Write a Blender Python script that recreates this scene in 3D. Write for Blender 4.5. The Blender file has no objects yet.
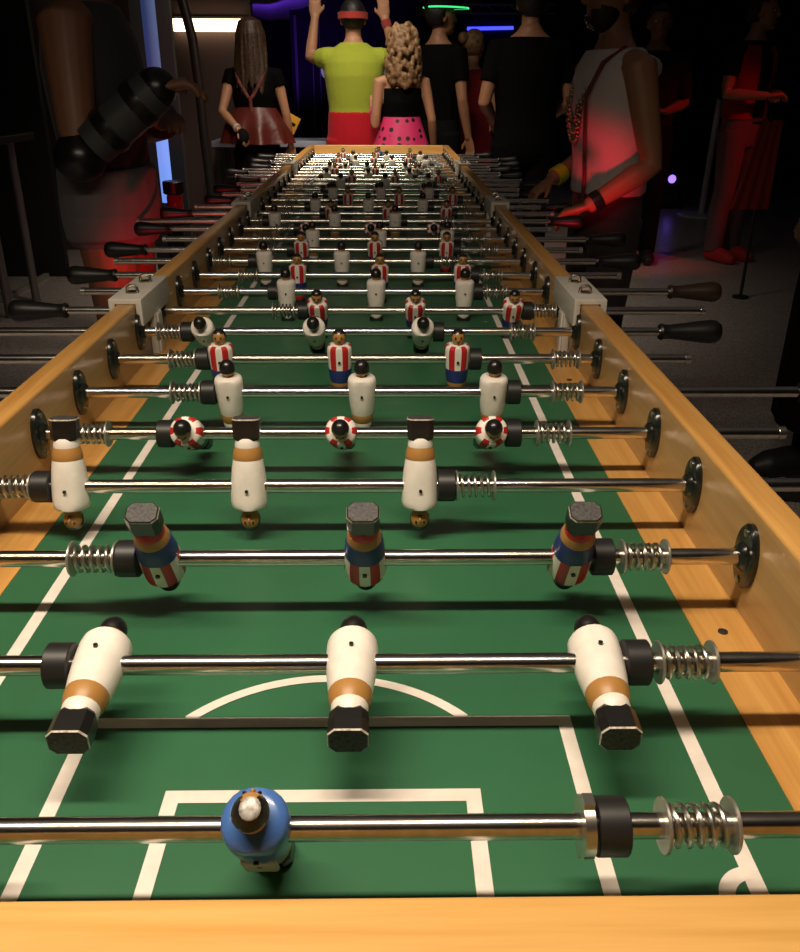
import bpy, bmesh, math, random
from math import sin, cos, pi, radians as R
from mathutils import Vector, Matrix
random.seed(7)
sc = bpy.context.scene
COL = sc.collection

# ------------------------------------------------------------------ materials
def mat(name, color, rough=0.5, metal=0.0, emit=None, estr=0.0, var=0.0, vscale=20.0, bump=0.0, bscale=80.0, coat=0.0, spec=0.5, sheen=0.0):
    m = bpy.data.materials.new(name); m.use_nodes = True
    nt = m.node_tree; b = nt.nodes['Principled BSDF']
    b.inputs['Base Color'].default_value = (*color, 1)
    b.inputs['Roughness'].default_value = rough
    b.inputs['Metallic'].default_value = metal
    b.inputs['Specular IOR Level'].default_value = spec
    b.inputs['Coat Weight'].default_value = coat
    b.inputs['Sheen Weight'].default_value = sheen
    if emit:
        b.inputs['Emission Color'].default_value = (*emit, 1)
        b.inputs['Emission Strength'].default_value = estr
    tc = nt.nodes.new('ShaderNodeTexCoord')
    if var:
        n = nt.nodes.new('ShaderNodeTexNoise'); n.inputs['Scale'].default_value = vscale; n.inputs['Detail'].default_value = 5
        nt.links.new(tc.outputs['Object'], n.inputs['Vector'])
        r = nt.nodes.new('ShaderNodeValToRGB')
        r.color_ramp.elements[0].position = 0.3; r.color_ramp.elements[1].position = 0.72
        r.color_ramp.elements[0].color = (*[c*(1-var) for c in color], 1)
        r.color_ramp.elements[1].color = (*[min(1, c*(1+var)) for c in color], 1)
        nt.links.new(n.outputs['Fac'], r.inputs['Fac']); nt.links.new(r.outputs['Color'], b.inputs['Base Color'])
    if bump:
        n = nt.nodes.new('ShaderNodeTexNoise'); n.inputs['Scale'].default_value = bscale; n.inputs['Detail'].default_value = 4
        nt.links.new(tc.outputs['Object'], n.inputs['Vector'])
        bp = nt.nodes.new('ShaderNodeBump'); bp.inputs['Strength'].default_value = bump; bp.inputs['Distance'].default_value = 0.01
        nt.links.new(n.outputs['Fac'], bp.inputs['Height']); nt.links.new(bp.outputs['Normal'], b.inputs['Normal'])
    return m

def wood(name, c1, c2, grain, rough=0.38):
    """pine: long streaks along one axis, fine fibre on top"""
    m = bpy.data.materials.new(name); m.use_nodes = True
    nt = m.node_tree; b = nt.nodes['Principled BSDF']; L = nt.links
    tc = nt.nodes.new('ShaderNodeTexCoord'); mp = nt.nodes.new('ShaderNodeMapping')
    s = {'x': (1.2, 28, 28), 'y': (28, 1.2, 28)}[grain]
    mp.inputs['Scale'].default_value = s
    L.new(tc.outputs['Object'], mp.inputs['Vector'])
    n = nt.nodes.new('ShaderNodeTexNoise'); n.inputs['Scale'].default_value = 1.6; n.inputs['Detail'].default_value = 3; n.inputs['Distortion'].default_value = 0.6
    L.new(mp.outputs['Vector'], n.inputs['Vector'])
    n2 = nt.nodes.new('ShaderNodeTexNoise'); n2.inputs['Scale'].default_value = 9; n2.inputs['Detail'].default_value = 4
    L.new(mp.outputs['Vector'], n2.inputs['Vector'])
    mx = nt.nodes.new('ShaderNodeMath'); mx.operation = 'MULTIPLY_ADD'; mx.inputs[1].default_value = 0.35
    L.new(n2.outputs['Fac'], mx.inputs[0]); 
    ml = nt.nodes.new('ShaderNodeMath'); ml.operation = 'MULTIPLY'; ml.inputs[1].default_value = 0.75
    L.new(n.outputs['Fac'], ml.inputs[0]); L.new(ml.outputs[0], mx.inputs[2])
    r = nt.nodes.new('ShaderNodeValToRGB')
    r.color_ramp.elements[0].position = 0.36; r.color_ramp.elements[1].position = 0.70
    r.color_ramp.elements[0].color = (*c1, 1); r.color_ramp.elements[1].color = (*c2, 1)
    L.new(mx.outputs[0], r.inputs['Fac']); L.new(r.outputs['Color'], b.inputs['Base Color'])
    b.inputs['Roughness'].default_value = rough
    b.inputs['Coat Weight'].default_value = 0.25; b.inputs['Coat Roughness'].default_value = 0.25
    return m

M = dict(
 green=mat('playfield_green', (0.027, 0.124, 0.056), 0.42, var=0.12, vscale=6),
 line=mat('line_white', (0.76, 0.70, 0.64), 0.5, var=0.08, vscale=60),
 pine=wood('pine', (0.46, 0.215, 0.05), (0.66, 0.36, 0.105), 'y'),
 ply=wood('plywood_shaded', (0.35, 0.195, 0.068), (0.48, 0.285, 0.11), 'y', 0.33),  # board faces below the top edge; darker tone also holds their shade
 pinex=wood('pine_cross', (0.58, 0.30, 0.075), (0.76, 0.44, 0.14), 'x'),
 steel=mat('chromed_steel', (0.66, 0.62, 0.57), 0.20, 1.0, var=0.12, vscale=120),
 spring=mat('spring_steel', (0.60, 0.58, 0.53), 0.30, 1.0), washer=mat('washer_zinc', (0.50, 0.48, 0.44), 0.38, 0.85),
 rubber=mat('black_rubber', (0.012, 0.012, 0.012), 0.45),
 bearing=mat('black_nylon', (0.010, 0.012, 0.010), 0.22, spec=0.6),
 handle=mat('handle_black', (0.006, 0.006, 0.006), 0.42),
 handle_brown=mat('handle_brown', (0.030, 0.014, 0.008), 0.45),
 wht=mat('paint_white', (0.84, 0.79, 0.72), 0.38, var=0.06, vscale=90),
 red=mat('paint_red', (0.50, 0.018, 0.018), 0.35),
 blue=mat('paint_navy', (0.020, 0.036, 0.17), 0.35),
 sky=mat('paint_blue', (0.062, 0.16, 0.46), 0.28, coat=0.4),
 skin=mat('paint_skin', (0.42, 0.21, 0.055), 0.4),
 blk=mat('paint_black', (0.010, 0.009, 0.009), 0.32, coat=0.3),
 sole=mat('sole_worn', (0.045, 0.043, 0.042), 0.6, var=0.7, vscale=420),
 edge=mat('worn_edge', (0.50, 0.45, 0.38), 0.6, var=0.6, vscale=300),
 grey=mat('patch_grey', (0.36, 0.38, 0.38), 0.5),
 brk=mat('bracket_grey_white', (0.56, 0.53, 0.47), 0.45, var=0.06, vscale=40),
 brass=mat('screw_metal', (0.45, 0.40, 0.32), 0.3, 1.0),
 scuff=mat('scuffed_silver', (.50,.48,.45), .5, .3, var=.5, vscale=300),
 legm=mat('table_leg_black', (0.02, 0.02, 0.02), 0.5),
)

# ------------------------------------------------------------------ mesh building
class MB:
    def __init__(s): s.v = []; s.f = []; s.m = []
    def add(s, verts, faces, mi=0):
        o = len(s.v); s.v += [tuple(p) for p in verts]
        for k, f in enumerate(faces):
            s.f.append([i+o for i in f]); s.m.append(mi if isinstance(mi, int) else mi[k])
    def box(s, lo, hi, mi=0):
        x0, y0, z0 = lo; x1, y1, z1 = hi
        s.add([(x0,y0,z0),(x1,y0,z0),(x1,y1,z0),(x0,y1,z0),(x0,y0,z1),(x1,y0,z1),(x1,y1,z1),(x0,y1,z1)],
              [(3,2,1,0),(4,5,6,7),(0,1,5,4),(1,2,6,5),(2,3,7,6),(3,0,4,7)], mi)
    def rings(s, rings, mi=0, cap=True, matf=None):
        """loft of closed rings with equal vertex count"""
        n = len(rings[0]); vs = [p for r in rings for p in r]; fs = []; ms = []
        for k in range(len(rings)-1):
            for i in range(n):
                j = (i+1) % n
                fs.append((k*n+i, k*n+j, (k+1)*n+j, (k+1)*n+i)); ms.append(matf(k, i) if matf else mi)
        if cap:
            fs.append(tuple(reversed(range(n)))); ms.append(matf(0, 0) if matf else mi)
            fs.append(tuple(range((len(rings)-1)*n, len(rings)*n))); ms.append(matf(len(rings)-2, 0) if matf else mi)
        s.add(vs, fs, ms)
    def tube(s, pts, rad, seg=12, mi=0, flat=1.0, up=None):
        """tube through points with radius per point; flat squeezes it across 'up'"""
        pts = [Vector(p) for p in pts]; n = len(pts)
        if not hasattr(rad, '__len__'): rad = [rad]*n
        rs = []; prev = None
        for k in range(n):
            t = (pts[min(k+1, n-1)] - pts[max(k-1, 0)]).normalized()
            if prev is None:
                a = Vector(up) if up is not None else (Vector((0,0,1)) if abs(t.z) < .9 else Vector((0,1,0)))
            else: a = prev
            a = (a - t*a.dot(t)).normalized(); prev = a; b = t.cross(a)
            rs.append([pts[k] + (b*cos(2*pi*i/seg) + a*flat*sin(2*pi*i/seg))*rad[k] for i in range(seg)])
        s.rings(rs, mi)
    def lathe(s, prof, seg=24, axis='z', org=(0,0,0), mi=0, matf=None, cap=True, sy=1.0):
        """prof: (height, radius) pairs"""
        ox, oy, oz = org; rs = []
        for h, r in prof:
            ring = []
            for i in range(seg):
                a = 2*pi*i/seg; c, d = r*cos(a), r*sin(a)*sy
                ring.append({'z': (ox+c, oy+d, oz+h), 'x': (ox+h, oy+c, oz+d), 'y': (ox+d, oy+h, oz+c)}[axis])
            rs.append(ring)
        s.rings(rs, mi, cap, matf)
    def ell(s, c, r, seg=16, rg=10, mi=0, keep=None, matf=None):
        vs = []; 
        for k in range(rg+1):
            t = pi*k/rg
            for i in range(seg):
                a = 2*pi*i/seg
                vs.append((c[0]+r[0]*sin(t)*cos(a), c[1]+r[1]*sin(t)*sin(a), c[2]-r[2]*cos(t)))
        fs = []; ms = []
        for k in range(rg):
            for i in range(seg):
                j = (i+1) % seg
                f = (k*seg+i, k*seg+j, (k+1)*seg+j, (k+1)*seg+i)
                ce = [sum(vs[q][d] for q in f)/4 for d in range(3)]
                if keep and not keep(*ce): continue
                if k == 0: f = (f[0], f[2], f[3])
                elif k == rg-1: f = (f[0], f[1], f[2])
                fs.append(f); ms.append(matf(*ce) if matf else mi)
        s.add(vs, fs, ms)
    def mesh(s, name, mats, smooth=True, bevel=0):
        me = bpy.data.meshes.new(name); me.from_pydata(s.v, [], s.f)
        for m in (mats if isinstance(mats, (list, tuple)) else [mats]): me.materials.append(m)
        for p, mi in zip(me.polygons, s.m): p.material_index = mi; 
        bm = bmesh.new(); bm.from_mesh(me)
        bmesh.ops.remove_doubles(bm, verts=bm.verts, dist=1e-6)
        loose = [v for v in bm.verts if not v.link_faces]
        if loose: bmesh.ops.delete(bm, geom=loose, context='VERTS')
        bmesh.ops.recalc_face_normals(bm, faces=bm.faces)
        if bevel:
            ed = [e for e in bm.edges if len(e.link_faces) == 2 and e.calc_face_angle(0) > R(40)]
            bmesh.ops.bevel(bm, geom=ed, offset=bevel, segments=3, profile=.5, affect='EDGES', clamp_overlap=True)
        bm.to_mesh(me); bm.free()
        if smooth:
            for p in me.polygons: p.use_smooth = True
            me.set_sharp_from_angle(angle=R(38))
        return me
    def build(s, name, mats, parent=None, smooth=True, bevel=0, loc=None):
        o = bpy.data.objects.new(name, s.mesh(name, mats, smooth, bevel)); COL.objects.link(o)
        if parent: o.parent = parent
        if loc: o.location = loc
        return o

def tag(o, label=None, cat=None, group=None, kind=None):
    if label: o['label'] = label
    if cat: o['category'] = cat
    if group: o['group'] = group
    if kind: o['kind'] = kind
    return o
def empty(name, loc, label, cat, group=None, rz=0):
    o = bpy.data.objects.new(name, None); COL.objects.link(o); o.location = loc; o.rotation_euler = (0,0,rz)
    o.empty_display_size = .05
    return tag(o, label, cat, group)
def obj(name, me, parent=None, loc=None, rot=None):
    o = bpy.data.objects.new(name, me); COL.objects.link(o)
    if parent: o.parent = parent
    if loc: o.location = loc
    if rot: o.rotation_euler = rot
    return o

def remeshed(mb, name, m, voxel, smooth=4):
    """fuse the overlapping volumes of a builder into one continuous skin"""
    me = bpy.data.meshes.new(name); me.from_pydata(mb.v, [], mb.f)
    bm = bmesh.new(); bm.from_mesh(me); bmesh.ops.recalc_face_normals(bm, faces=bm.faces); bm.to_mesh(me); bm.free()
    t = bpy.data.objects.new(name, me); COL.objects.link(t)
    a = t.modifiers.new('r', 'REMESH'); a.mode = 'VOXEL'; a.voxel_size = voxel; a.use_smooth_shade = True
    b = t.modifiers.new('s', 'SMOOTH'); b.factor = .5; b.iterations = smooth
    dg = bpy.context.evaluated_depsgraph_get(); dg.update()
    out = bpy.data.meshes.new_from_object(t.evaluated_get(dg))
    bpy.data.objects.remove(t); bpy.data.meshes.remove(me)
    out.name = name; out.materials.clear(); out.materials.append(m)
    for p in out.polygons: p.use_smooth = True; p.material_index = 0
    return out

# ------------------------------------------------------------------ dimensions of the table (metres)
ZP = 0.80                 # playfield height
ZR = ZP + 0.0583          # rod axis
ZT = ZP + 0.1037          # top of the side boards
HW = 0.3635               # half width between the side boards
TH = 0.0314               # board thickness
Y0 = 0.272                # inside of the near end board
Y1 = 5.165                # inside of the far end board
RODY = [0.356,0.504,0.654,0.800,0.944,1.091,1.241,1.394,1.537,1.691,1.845,2.001,2.146,2.302,2.470,2.618,
        2.775,2.931,3.100,3.263,3.426,3.588,3.753,3.912,4.053,4.194,4.334,4.489,4.631,4.782,4.940,5.078]
RODY = [y-.004 for y in RODY]
JOINTS = [(1.386,1.572),(2.612,2.785),(3.896,4.072)]

# ------------------------------------------------------------------ the long football table
T = empty('football_table', (0, 2.7, 0), 'very long wooden table football table with green playfield running away from the camera', 'table football table')
def tl(mb):               # builder coordinates are world; the parts hang under the table's base
    mb.v = [(x, y-2.7, z) for x, y, z in mb.v]; return mb
cuts = [Y0] + [(a+b)/2 for a, b in JOINTS] + [Y1]
for k in range(4):
    a, b = cuts[k], cuts[k+1]
    ya = a - (0.0 if k else 0.0); 
    mb = MB(); mb.box((-0.3137, ya, ZP-0.02), (0.3137, b, ZP))
    zt = ZP + 0.0004
    def strip(x0, x1, y0, y1):
        y0, y1 = max(y0, ya), min(y1, b)
        mb.add([(x0,y0,zt),(x1,y0,zt),(x1,y1,zt),(x0,y1,zt)], [(0,1,2,3)], 1)
    def arc(cx, cy, r, w, a0, a1, n=36):
        vs = []
        for i in range(n+1):
            t = a0 + (a1-a0)*i/n
            vs += [(cx+(r-w/2)*cos(t), cy+(r-w/2)*sin(t), zt+.0002), (cx+(r+w/2)*cos(t), cy+(r+w/2)*sin(t), zt+.0002)]
        mb.add(vs, [(2*i, 2*i+1, 2*i+3, 2*i+2) for i in range(n)], 1)
    for s in (-1, 1): strip(s*.266-.0055, s*.266+.0055, a, b)
    ends = ([(Y0, 1)] if k == 0 else []) + ([(Y1, -1)] if k == 3 else [])
    for ye, d in ends:
        f = lambda y: ye + d*(y-Y0)
        def strip2(x0, x1, y0, y1): strip(x0, x1, min(f(y0), f(y1)), max(f(y0), f(y1)))
        for s in (-1, 1):
            xp = .1785 if s > 0 else -.176; strip2(xp-.0052, xp+.0052, .272, .512)
            xg = .1035 if s > 0 else -.0985; strip2(xg-.0052, xg+.0052, .272, .439)
            arc(s*.266, f(.3485), .0205, .0095, pi/2*d, (pi if s > 0 else 0)*d, 14)
        strip2(-.1708, .1733, .501, .512)
        strip2(-.0933, .0983, .428, .439)
        th = math.asin(.1035/.137)
        arc(0, f(.4205), .137, .0085, d*(pi/2-th) , d*(pi/2+th))
    tl(mb).build('playfield', [M['green'], M['line']], T, smooth=False)
    for s in (-1, 1):
        mb = MB(); x0, x1 = sorted((s*.3137, s*HW))
        mb.box((x0, ya, ZP-.02), (x1, b, ZP+.0008)); tl(mb).build('edge_strip', M['pine'], T, smooth=False)
        # side board with eased edges
        x0, x1 = sorted((s*HW, s*(HW+TH)))
        y0, y1 = (a-.06 if k == 0 else a), (b+.035 if k == 3 else b)
        mb = MB(); mb.box((x0, y0, ZP-.20), (x1, y1, ZT))
        o = tl(mb).build('side_board', [M['ply'], M['pine']], T, bevel=.004)
        for p in o.data.polygons:
            if p.center.z > ZT-.0045 : p.material_index = 1
# screws in the wooden strip
for x, y in ((.338, .618), (-.338, 1.24), (.338, 1.31)):
    mb = MB(); mb.lathe([(0,.0042),(.0012,.0042),(.0016,.003)], 12, org=(x, y-2.7, ZP+.0008)); mb.build('screw', M['legm'], T)
mb = MB(); mb.box((-HW-TH-.01, Y0-.085, ZP-.20), (HW+TH+.01, Y0, ZT)); tl(mb).build('end_board', M['pinex'], T, bevel=.004)
mb = MB(); mb.box((-HW, Y1, ZP-.20), (HW, Y1+.035, ZT)); tl(mb).build('end_board', M['pinex'], T, bevel=.004)
mb = MB(); mb.box((-HW, Y0, ZP-.20), (HW, Y1, ZP-.17)); tl(mb).build('bottom_panel', M['legm'], T, smooth=False)
for y in (.34, 1.48, 2.7, 3.98, 5.08):
    for s in (-1, 1):
        mb = MB(); x = s*.335
        mb.rings([[(x+dx*w, y+dy*w, z) for dx, dy in ((-1,-1),(1,-1),(1,1),(-1,1))] for w, z in ((.03,0),(.03,.02),(.028,.03),(.045,ZP-.20))])
        tl(mb).build('leg', M['legm'], T)
# joint brackets: grey-white caps that clamp the boards of two tables together
def bracket(s, a, b):
    mb = MB(); x0, x1 = HW-.011, HW+TH+.011; z0, z1 = ZT-.036, ZT+.009
    q = [(x0,z0),(x0,z1),(x1,z1),(x1,z0),(HW+TH+.001,z0),(HW+TH+.001,ZT+.0005),(HW-.001,ZT+.0005),(HW-.001,z0)]
    mb.rings([[(s*x, y, z) for x, z in q] for y in (a, b)])
    o = tl(mb).build('joint_bracket', M['brk'], T, bevel=.0015, smooth=True)
    m = MB(); ym = (a+b)/2
    m.box((s*(HW-.012), ym-.022, ZP+.001), (s*(HW-.0005), ym+.022, z0+.004)); m.box((s*(HW-.015), ym-.013, ZP+.001), (s*(HW-.0005), ym+.013, z0+.002))
    m.v = [(x, y-2.7, z) for x, y, z in m.v]; m.build('joint_plate', M['brk'], o, bevel=.001)
    for f in (.27, .73):
        y = a+(b-a)*f - 2.7; x = s*(HW+TH/2); m = MB()
        m.lathe([(0,.011),(.002,.011),(.0025,.009)], 18, org=(x, y, z1))
        m.tube([(x-.009,y,z1),(x-.008,y,z1+.008),(x-.004,y,z1+.0115),(x+.004,y,z1+.0115),(x+.008,y,z1+.008),(x+.009,y,z1)], .0026, 8)
        m.build('clamp_clip', M['brass'], o)
for a, b in JOINTS:
    for s in (-1, 1): bracket(s, a, b)
# rod bearings: oval black flanges with screws, one in each board for each rod
def bearing_mesh(s):
    mb = MB(); rs = []
    for t, k in ((0,1),(.004,1),(.0062,.93),(.0068,.62),(.0110,.50),(.0118,.44)):
        ring = []
        for i in range(32):
            a = 2*pi*i/32
            ring.append((-s*t, .0195*k*cos(a), .0310*(k if k > .7 else k*.72)*sin(a)))
        rs.append(ring)
    mb.rings(rs)
    return mb.mesh('rod_bearing', M['bearing'])
BM = {s: bearing_mesh(s) for s in (-1, 1)}
mb = MB(); mb.lathe([(0,.0034),(.0012,.0034),(.0018,.002)], 12, axis='x'); SCREW = mb.mesh('screw', M['brass'])
for i, y in enumerate(RODY):
    for s in (-1, 1):
        o = obj('rod_bearing', BM[s], T, (s*HW, y-2.7, ZR))
        if i < 9:
            for dy, dz in ((0, .023), (0, -.023)):
                obj('screw', SCREW, o, (-s*.0060 if s > 0 else .0060, dy, dz), (0, 0, 0 if s < 0 else pi))

# ------------------------------------------------------------------ wooden players (rod axis along x through the origin)
SEG = 24
def ringmat_front(i):      # stripes round the shirt: 0 white, 1 red (ring starts at +x)
    a = (i+.5)*360/SEG
    return 0 if int(((a-90+15) % 360)//30) % 2 == 0 else 1
SHIRT = [(-.031,.0146),(-.028,.0153),(-.018,.0168),(-.006,.0180),(.006,.0187),(.015,.0188),(.0195,.0183),(.0220,.0168),(.0236,.0130),(.0243,.0075)]
def hole(mb, mi, z=.001, r=.0017):
    for s in (-1, 1): mb.lathe([(.0165*s,r),(.0188*s,r)], 10, axis='y', org=(0,0,z), mi=mi)
def flat(mb, lim):         # shallow flats sanded on front and back
    mb.v = [(x, max(-lim, min(lim, y)), z) for x, y, z in mb.v]
def shoe_mesh(name, top_m):
    mb = MB(); rs = []
    def ring(w, d, z, c=.46):
        q = []
        for sx, sy in ((1,-1),(1,1),(-1,1),(-1,-1)):
            a = [(sx*w, sy*d*(1-c)), (sx*w*(1-c*.75), sy*d)]
            q += a if (sx*sy > 0) else a[::-1]
        return [(x, y, z) for x, y in q]
    L = [(.0116,.0092,-.0490),(.0130,.0100,-.0515),(.0134,.0102,-.0600),(.0134,.0102,-.0698),(.0129,.0098,-.0712),(.0120,.0090,-.0718)]
    mb.rings([ring(*q) for q in L], matf=lambda k, i: 1 if k == 3 else 0)
    # last cap = worn sole
    mb.m[-1] = 2
    mb.lathe([(-.0720,.0014),(-.0715,.0014)], 8, mi=3)
    return mb.mesh(name, [M['blk'], M['edge'], M['sole'], M['legm']], smooth=False)
SHOE = shoe_mesh('shoes', M['blk'])
def head_mesh(face, top=None):
    """face = +1 looks to +y, -1 to -y"""
    mb = MB(); c = (0, .0006*face, .0345)
    mb.lathe([(.0236,.0073),(.0270,.0060)], 16)
    mb.ell(c, (.0098,.0104,.0116), 20, 14)
    for sx in (-1, 1): mb.ell((sx*.0040, face*.0103, .0362), (.0013,.0011,.0019), 8, 6, mi=1)
    mb.ell((0, face*.0118, .0335), (.0014,.0016,.0024), 8, 6)
    mb.ell((0, face*.0102, .0290), (.0030,.0010,.0009), 8, 6, mi=1)
    return mb.mesh('head', [M['skin'], M['blk']])
def hair_mesh(face, worn=False):
    mb = MB(); c = (0, -.0004*face, .0352)
    def keep(x, y, z): 
        f = y*face
        if worn: return z > .0375 - .25*f and z > .034 and not (f > .004 and abs(x) < .0045)
        return z > .0425 or (f < .0010 and z > .0315) or (f < .0045 and z > .0370)
    mb.ell(c, (.0103,.0109,.0120), 24, 16, keep=keep)
    me_m = [M['blk'], M['scuff']]
    if worn: mb.ell((.001, .0, .0460), (.0058,.0062,.0018), 14, 8, mi=1)
    return mb.mesh('hair', me_m)
HEAD = {f: head_mesh(f) for f in (-1, 1)}; HAIR = {f: hair_mesh(f) for f in (-1, 1)}; HAIRW = hair_mesh(1, True)
mb = MB(); mb.lathe(SHIRT, SEG); flat(mb, .0168); hole(mb, 1); W_BODY = mb.mesh('player_figure', [M['wht'], M['blk']])
mb = MB(); mb.lathe([(-.0420,.0126),(-.0390,.0138),(-.0345,.0149),(-.0300,.0152),(-.0290,.0150)], SEG); LEGS = mb.mesh('legs', M['skin'])
mb = MB(); mb.lathe([(-.0515,.0104),(-.0485,.0118),(-.0445,.0127),(-.0410,.0126),(-.0395,.0110)], SEG); W_SOCK = mb.mesh('socks', M['wht'])
RSH = [(-.0125,.0174),(-.006,.0180),(.006,.0187),(.015,.0188),(.0195,.0183),(.0220,.0168),(.0236,.0130),(.0243,.0075)]
mb = MB(); mb.lathe(RSH, SEG, matf=lambda k, i: (0 if k >= 6 else ringmat_front(i))); flat(mb, .0168); hole(mb, 2, r=.0020)
R_BODY = mb.mesh('player_figure', [M['wht'], M['red'], M['blk']])
mb = MB(); mb.lathe([(-.0335,.0150),(-.031,.0158),(-.022,.0168),(-.0125,.0177),(-.0120,.0160)], SEG); flat(mb, .0164); R_SHORT = mb.mesh('shorts', M['blue'])
mb = MB(); mb.lathe([(-.0425,.0126),(-.0395,.0140),(-.0355,.0148),(-.0325,.0148)], SEG); R_LEG = mb.mesh('legs', M['skin'])
mb = MB(); mb.lathe([(-.0515,.0104),(-.0485,.0118),(-.0450,.0127),(-.0420,.0126),(-.0410,.0110)], SEG); R_SOCK = mb.mesh('socks', M['red'])
mb = MB(); mb.lathe(SHIRT, SEG); flat(mb, .0172); hole(mb, 1)
G_BODY = mb.mesh('player_figure', [M['sky'], M['blk']])
mb = MB()
for s in (-1, 1): mb.box((-.0100, s*.0140, -.027), (.0100, s*.0178, -.004))
G_PATCH = mb.mesh('patch', M['grey'], bevel=.003)
mb = MB()
for s in (-1, 1): mb.lathe([(s*.0176,.0016),(s*.0180,.0014)], 10, axis='y', org=(0,0,-.013))
G_HOLE = mb.mesh('screw_hole', M['blk'])

def player(kind, rod, x, phi):
    body = {'w': W_BODY, 'r': R_BODY, 'g': G_BODY}[kind]; f = {'w': 1, 'r': -1, 'g': 1}[kind]
    p = obj('player_figure', body, rod, (x, 0, 0), (R(phi), 0, 0))
    obj('head', HEAD[f], p); obj('hair', HAIRW if kind == 'g' else HAIR[f], p)
    obj('legs', R_LEG if kind == 'r' else LEGS, p)
    if kind == 'r': obj('shorts', R_SHORT, p)
    if kind == 'g': obj('patch', G_PATCH, p); obj('screw_hole', G_HOLE, p)
    obj('socks', R_SOCK if kind == 'r' else W_SOCK, p); obj('shoes', SHOE, p)
    return p

# rod fittings
mb = MB(); mb.lathe([(-.0088,.0073),(-.0088,.0155),(-.0081,.0163),(.0081,.0163),(.0088,.0155),(.0088,.0073)], 28, axis='x', cap=False); BUMPER = mb.mesh('bumper', M['rubber'])
mb = MB(); mb.lathe([(-.0011,.0073),(-.0011,.0150),(-.0006,.0155),(.0006,.0155),(.0011,.0150),(.0011,.0073)], 28, axis='x', cap=False); WASHER = mb.mesh('washer', M['washer'])
mb = MB(); turns = 5; n = 120
mb.tube([(-.0165+.033*k/n, .0108*cos(2*pi*turns*k/n), .0108*sin(2*pi*turns*k/n)) for k in range(n+1)], 0.00165, 8, up=(0,1,0)); SPRING = mb.mesh('spring', M['spring'])
mb = MB(); mb.lathe([(-.003,.0073),(-.003,.0170),(.003,.0170),(.003,.0073)], 24, axis='x', cap=False); mb.box((-.003,-.004,-.0205), (.003,.004,-.016)); mb.box((-.003,-.004,.016), (.003,.004,.0205)); CLAMP = mb.mesh('collar_clamp', M['spring'])
def handle_mesh(s, name, m):
    mb = MB(); P = [(0,.0075),(0,.0125),(.004,.0140),(.009,.0122),(.018,.0118),(.045,.0150),(.070,.0182),(.085,.0196),(.095,.0186),(.101,.0140),(.104,.0060)]
    rs = []
    for h, r in P:
        rs.append([(s*h, r*cos(2*pi*i/20)*(1-.04*(i % 2)), r*sin(2*pi*i/20)*(1-.04*(i % 2))) for i in range(20)])
    mb.rings(rs); return mb.mesh(name, m)
HANDLE = {(s, c): handle_mesh(s, 'handle', M[c]) for s in (-1, 1) for c in ('handle', 'handle_brown')}
mb = MB(); mb.lathe([(-.004,.0073),(-.004,.0080),(.004,.0080),(.0046,.0066)], 14, axis='x'); CAP = mb.mesh('end_cap', M['spring'])

ORD = 'first second third fourth fifth sixth seventh eighth ninth tenth eleventh twelfth thirteenth fourteenth fifteenth sixteenth seventeenth eighteenth nineteenth twentieth twenty-first twenty-second twenty-third twenty-fourth twenty-fifth twenty-sixth twenty-seventh twenty-eighth twenty-ninth thirtieth thirty-first thirty-second'.split()
LOOK = {'w': 'three white-shirted players', 'r': 'three players in red striped shirts', 'g': 'one goalkeeper in blue'}
# centre of the middle player, tilt of the feet, ends of the rod
MEN = {0:[-.0255],1:[-.1585,.0205,.1965],2:[-.1510,.0265,.2065],3:[-.2775,-.0955,.0795],4:[-.1865,-.0075,.1675],5:[-.1635,.0125,.1875],
 6:[-.2005,-.0245,.1505],7:[-.2555,-.0735,.1045],8:[-.0785,.0965,.2725],9:[-.1515,.0245,.1985],10:[-.1435,.0315,.2065],11:[-.2345,-.0575,.1175],
 12:[-.1625,.0165,.1915],13:[-.1475,.0275,.2035],14:[-.1775,.0015,.1755],15:[-.2835,-.1075,.0705],16:[-.1275,.0495,.2305],17:[-.1875,-.0145,.1635],
 18:[-.0885,.0885,.2725],19:[-.1495,.0245,.1995],20:[-.17,.01,.185],21:[-.1375,.0385,.2095],22:[-.0985,.0805,.2585],23:[-.2125,-.0335,.1425],
 24:[-.1855,-.0065,.1725],25:[-.2155,-.0455,.1305],26:[-.15,.025,.2],27:[-.1055,.0715,.2395],28:[-.2,-.02,.155],29:[-.13,.045,.22],30:[-.19,-.01,.17],31:[.0]}
PHI = {0:31,1:-84,2:-151,3:170,4:60,5:7,6:5,7:52,8:30,9:6,10:5,11:6,12:14,13:4,14:76,15:5,16:24,17:6,18:8,19:5,20:62,21:6,22:16,23:34,24:8,25:30,26:70,27:6,28:12,29:5,30:8,31:5}
STATE = {0:'seen from above',1:'with feet swung towards camera',2:'upside down, soles up',3:'hanging head down',4:'with heads towards camera',
 7:'tilted so their shoulders show',8:'leaning back'}
ENDR = {4:.517,5:.703,6:.499,7:.602,8:.622,9:.707,10:.546,11:.631,12:.526,13:.672,15:.628,17:.656,19:.630}
ENDL = {8:-.632,10:-.632,12:-.643,14:-.657,16:-.660,11:-.577,7:-.69,6:-.66,4:-.66}
SPR = {0:(-.26,.2190),1:(-.27,.2590),2:(-.2055,.2700),3:(-.33,.1265),4:(-.30,.2415),5:(-.2065,.2860),6:(-.2430,.3130),7:(-.3060,.2700),8:(-.1400,.3335),9:(-.264,.261),10:(-.248,.271),11:(-.331,.19)}
BUMP = {0:(-.2,.1700)}
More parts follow.
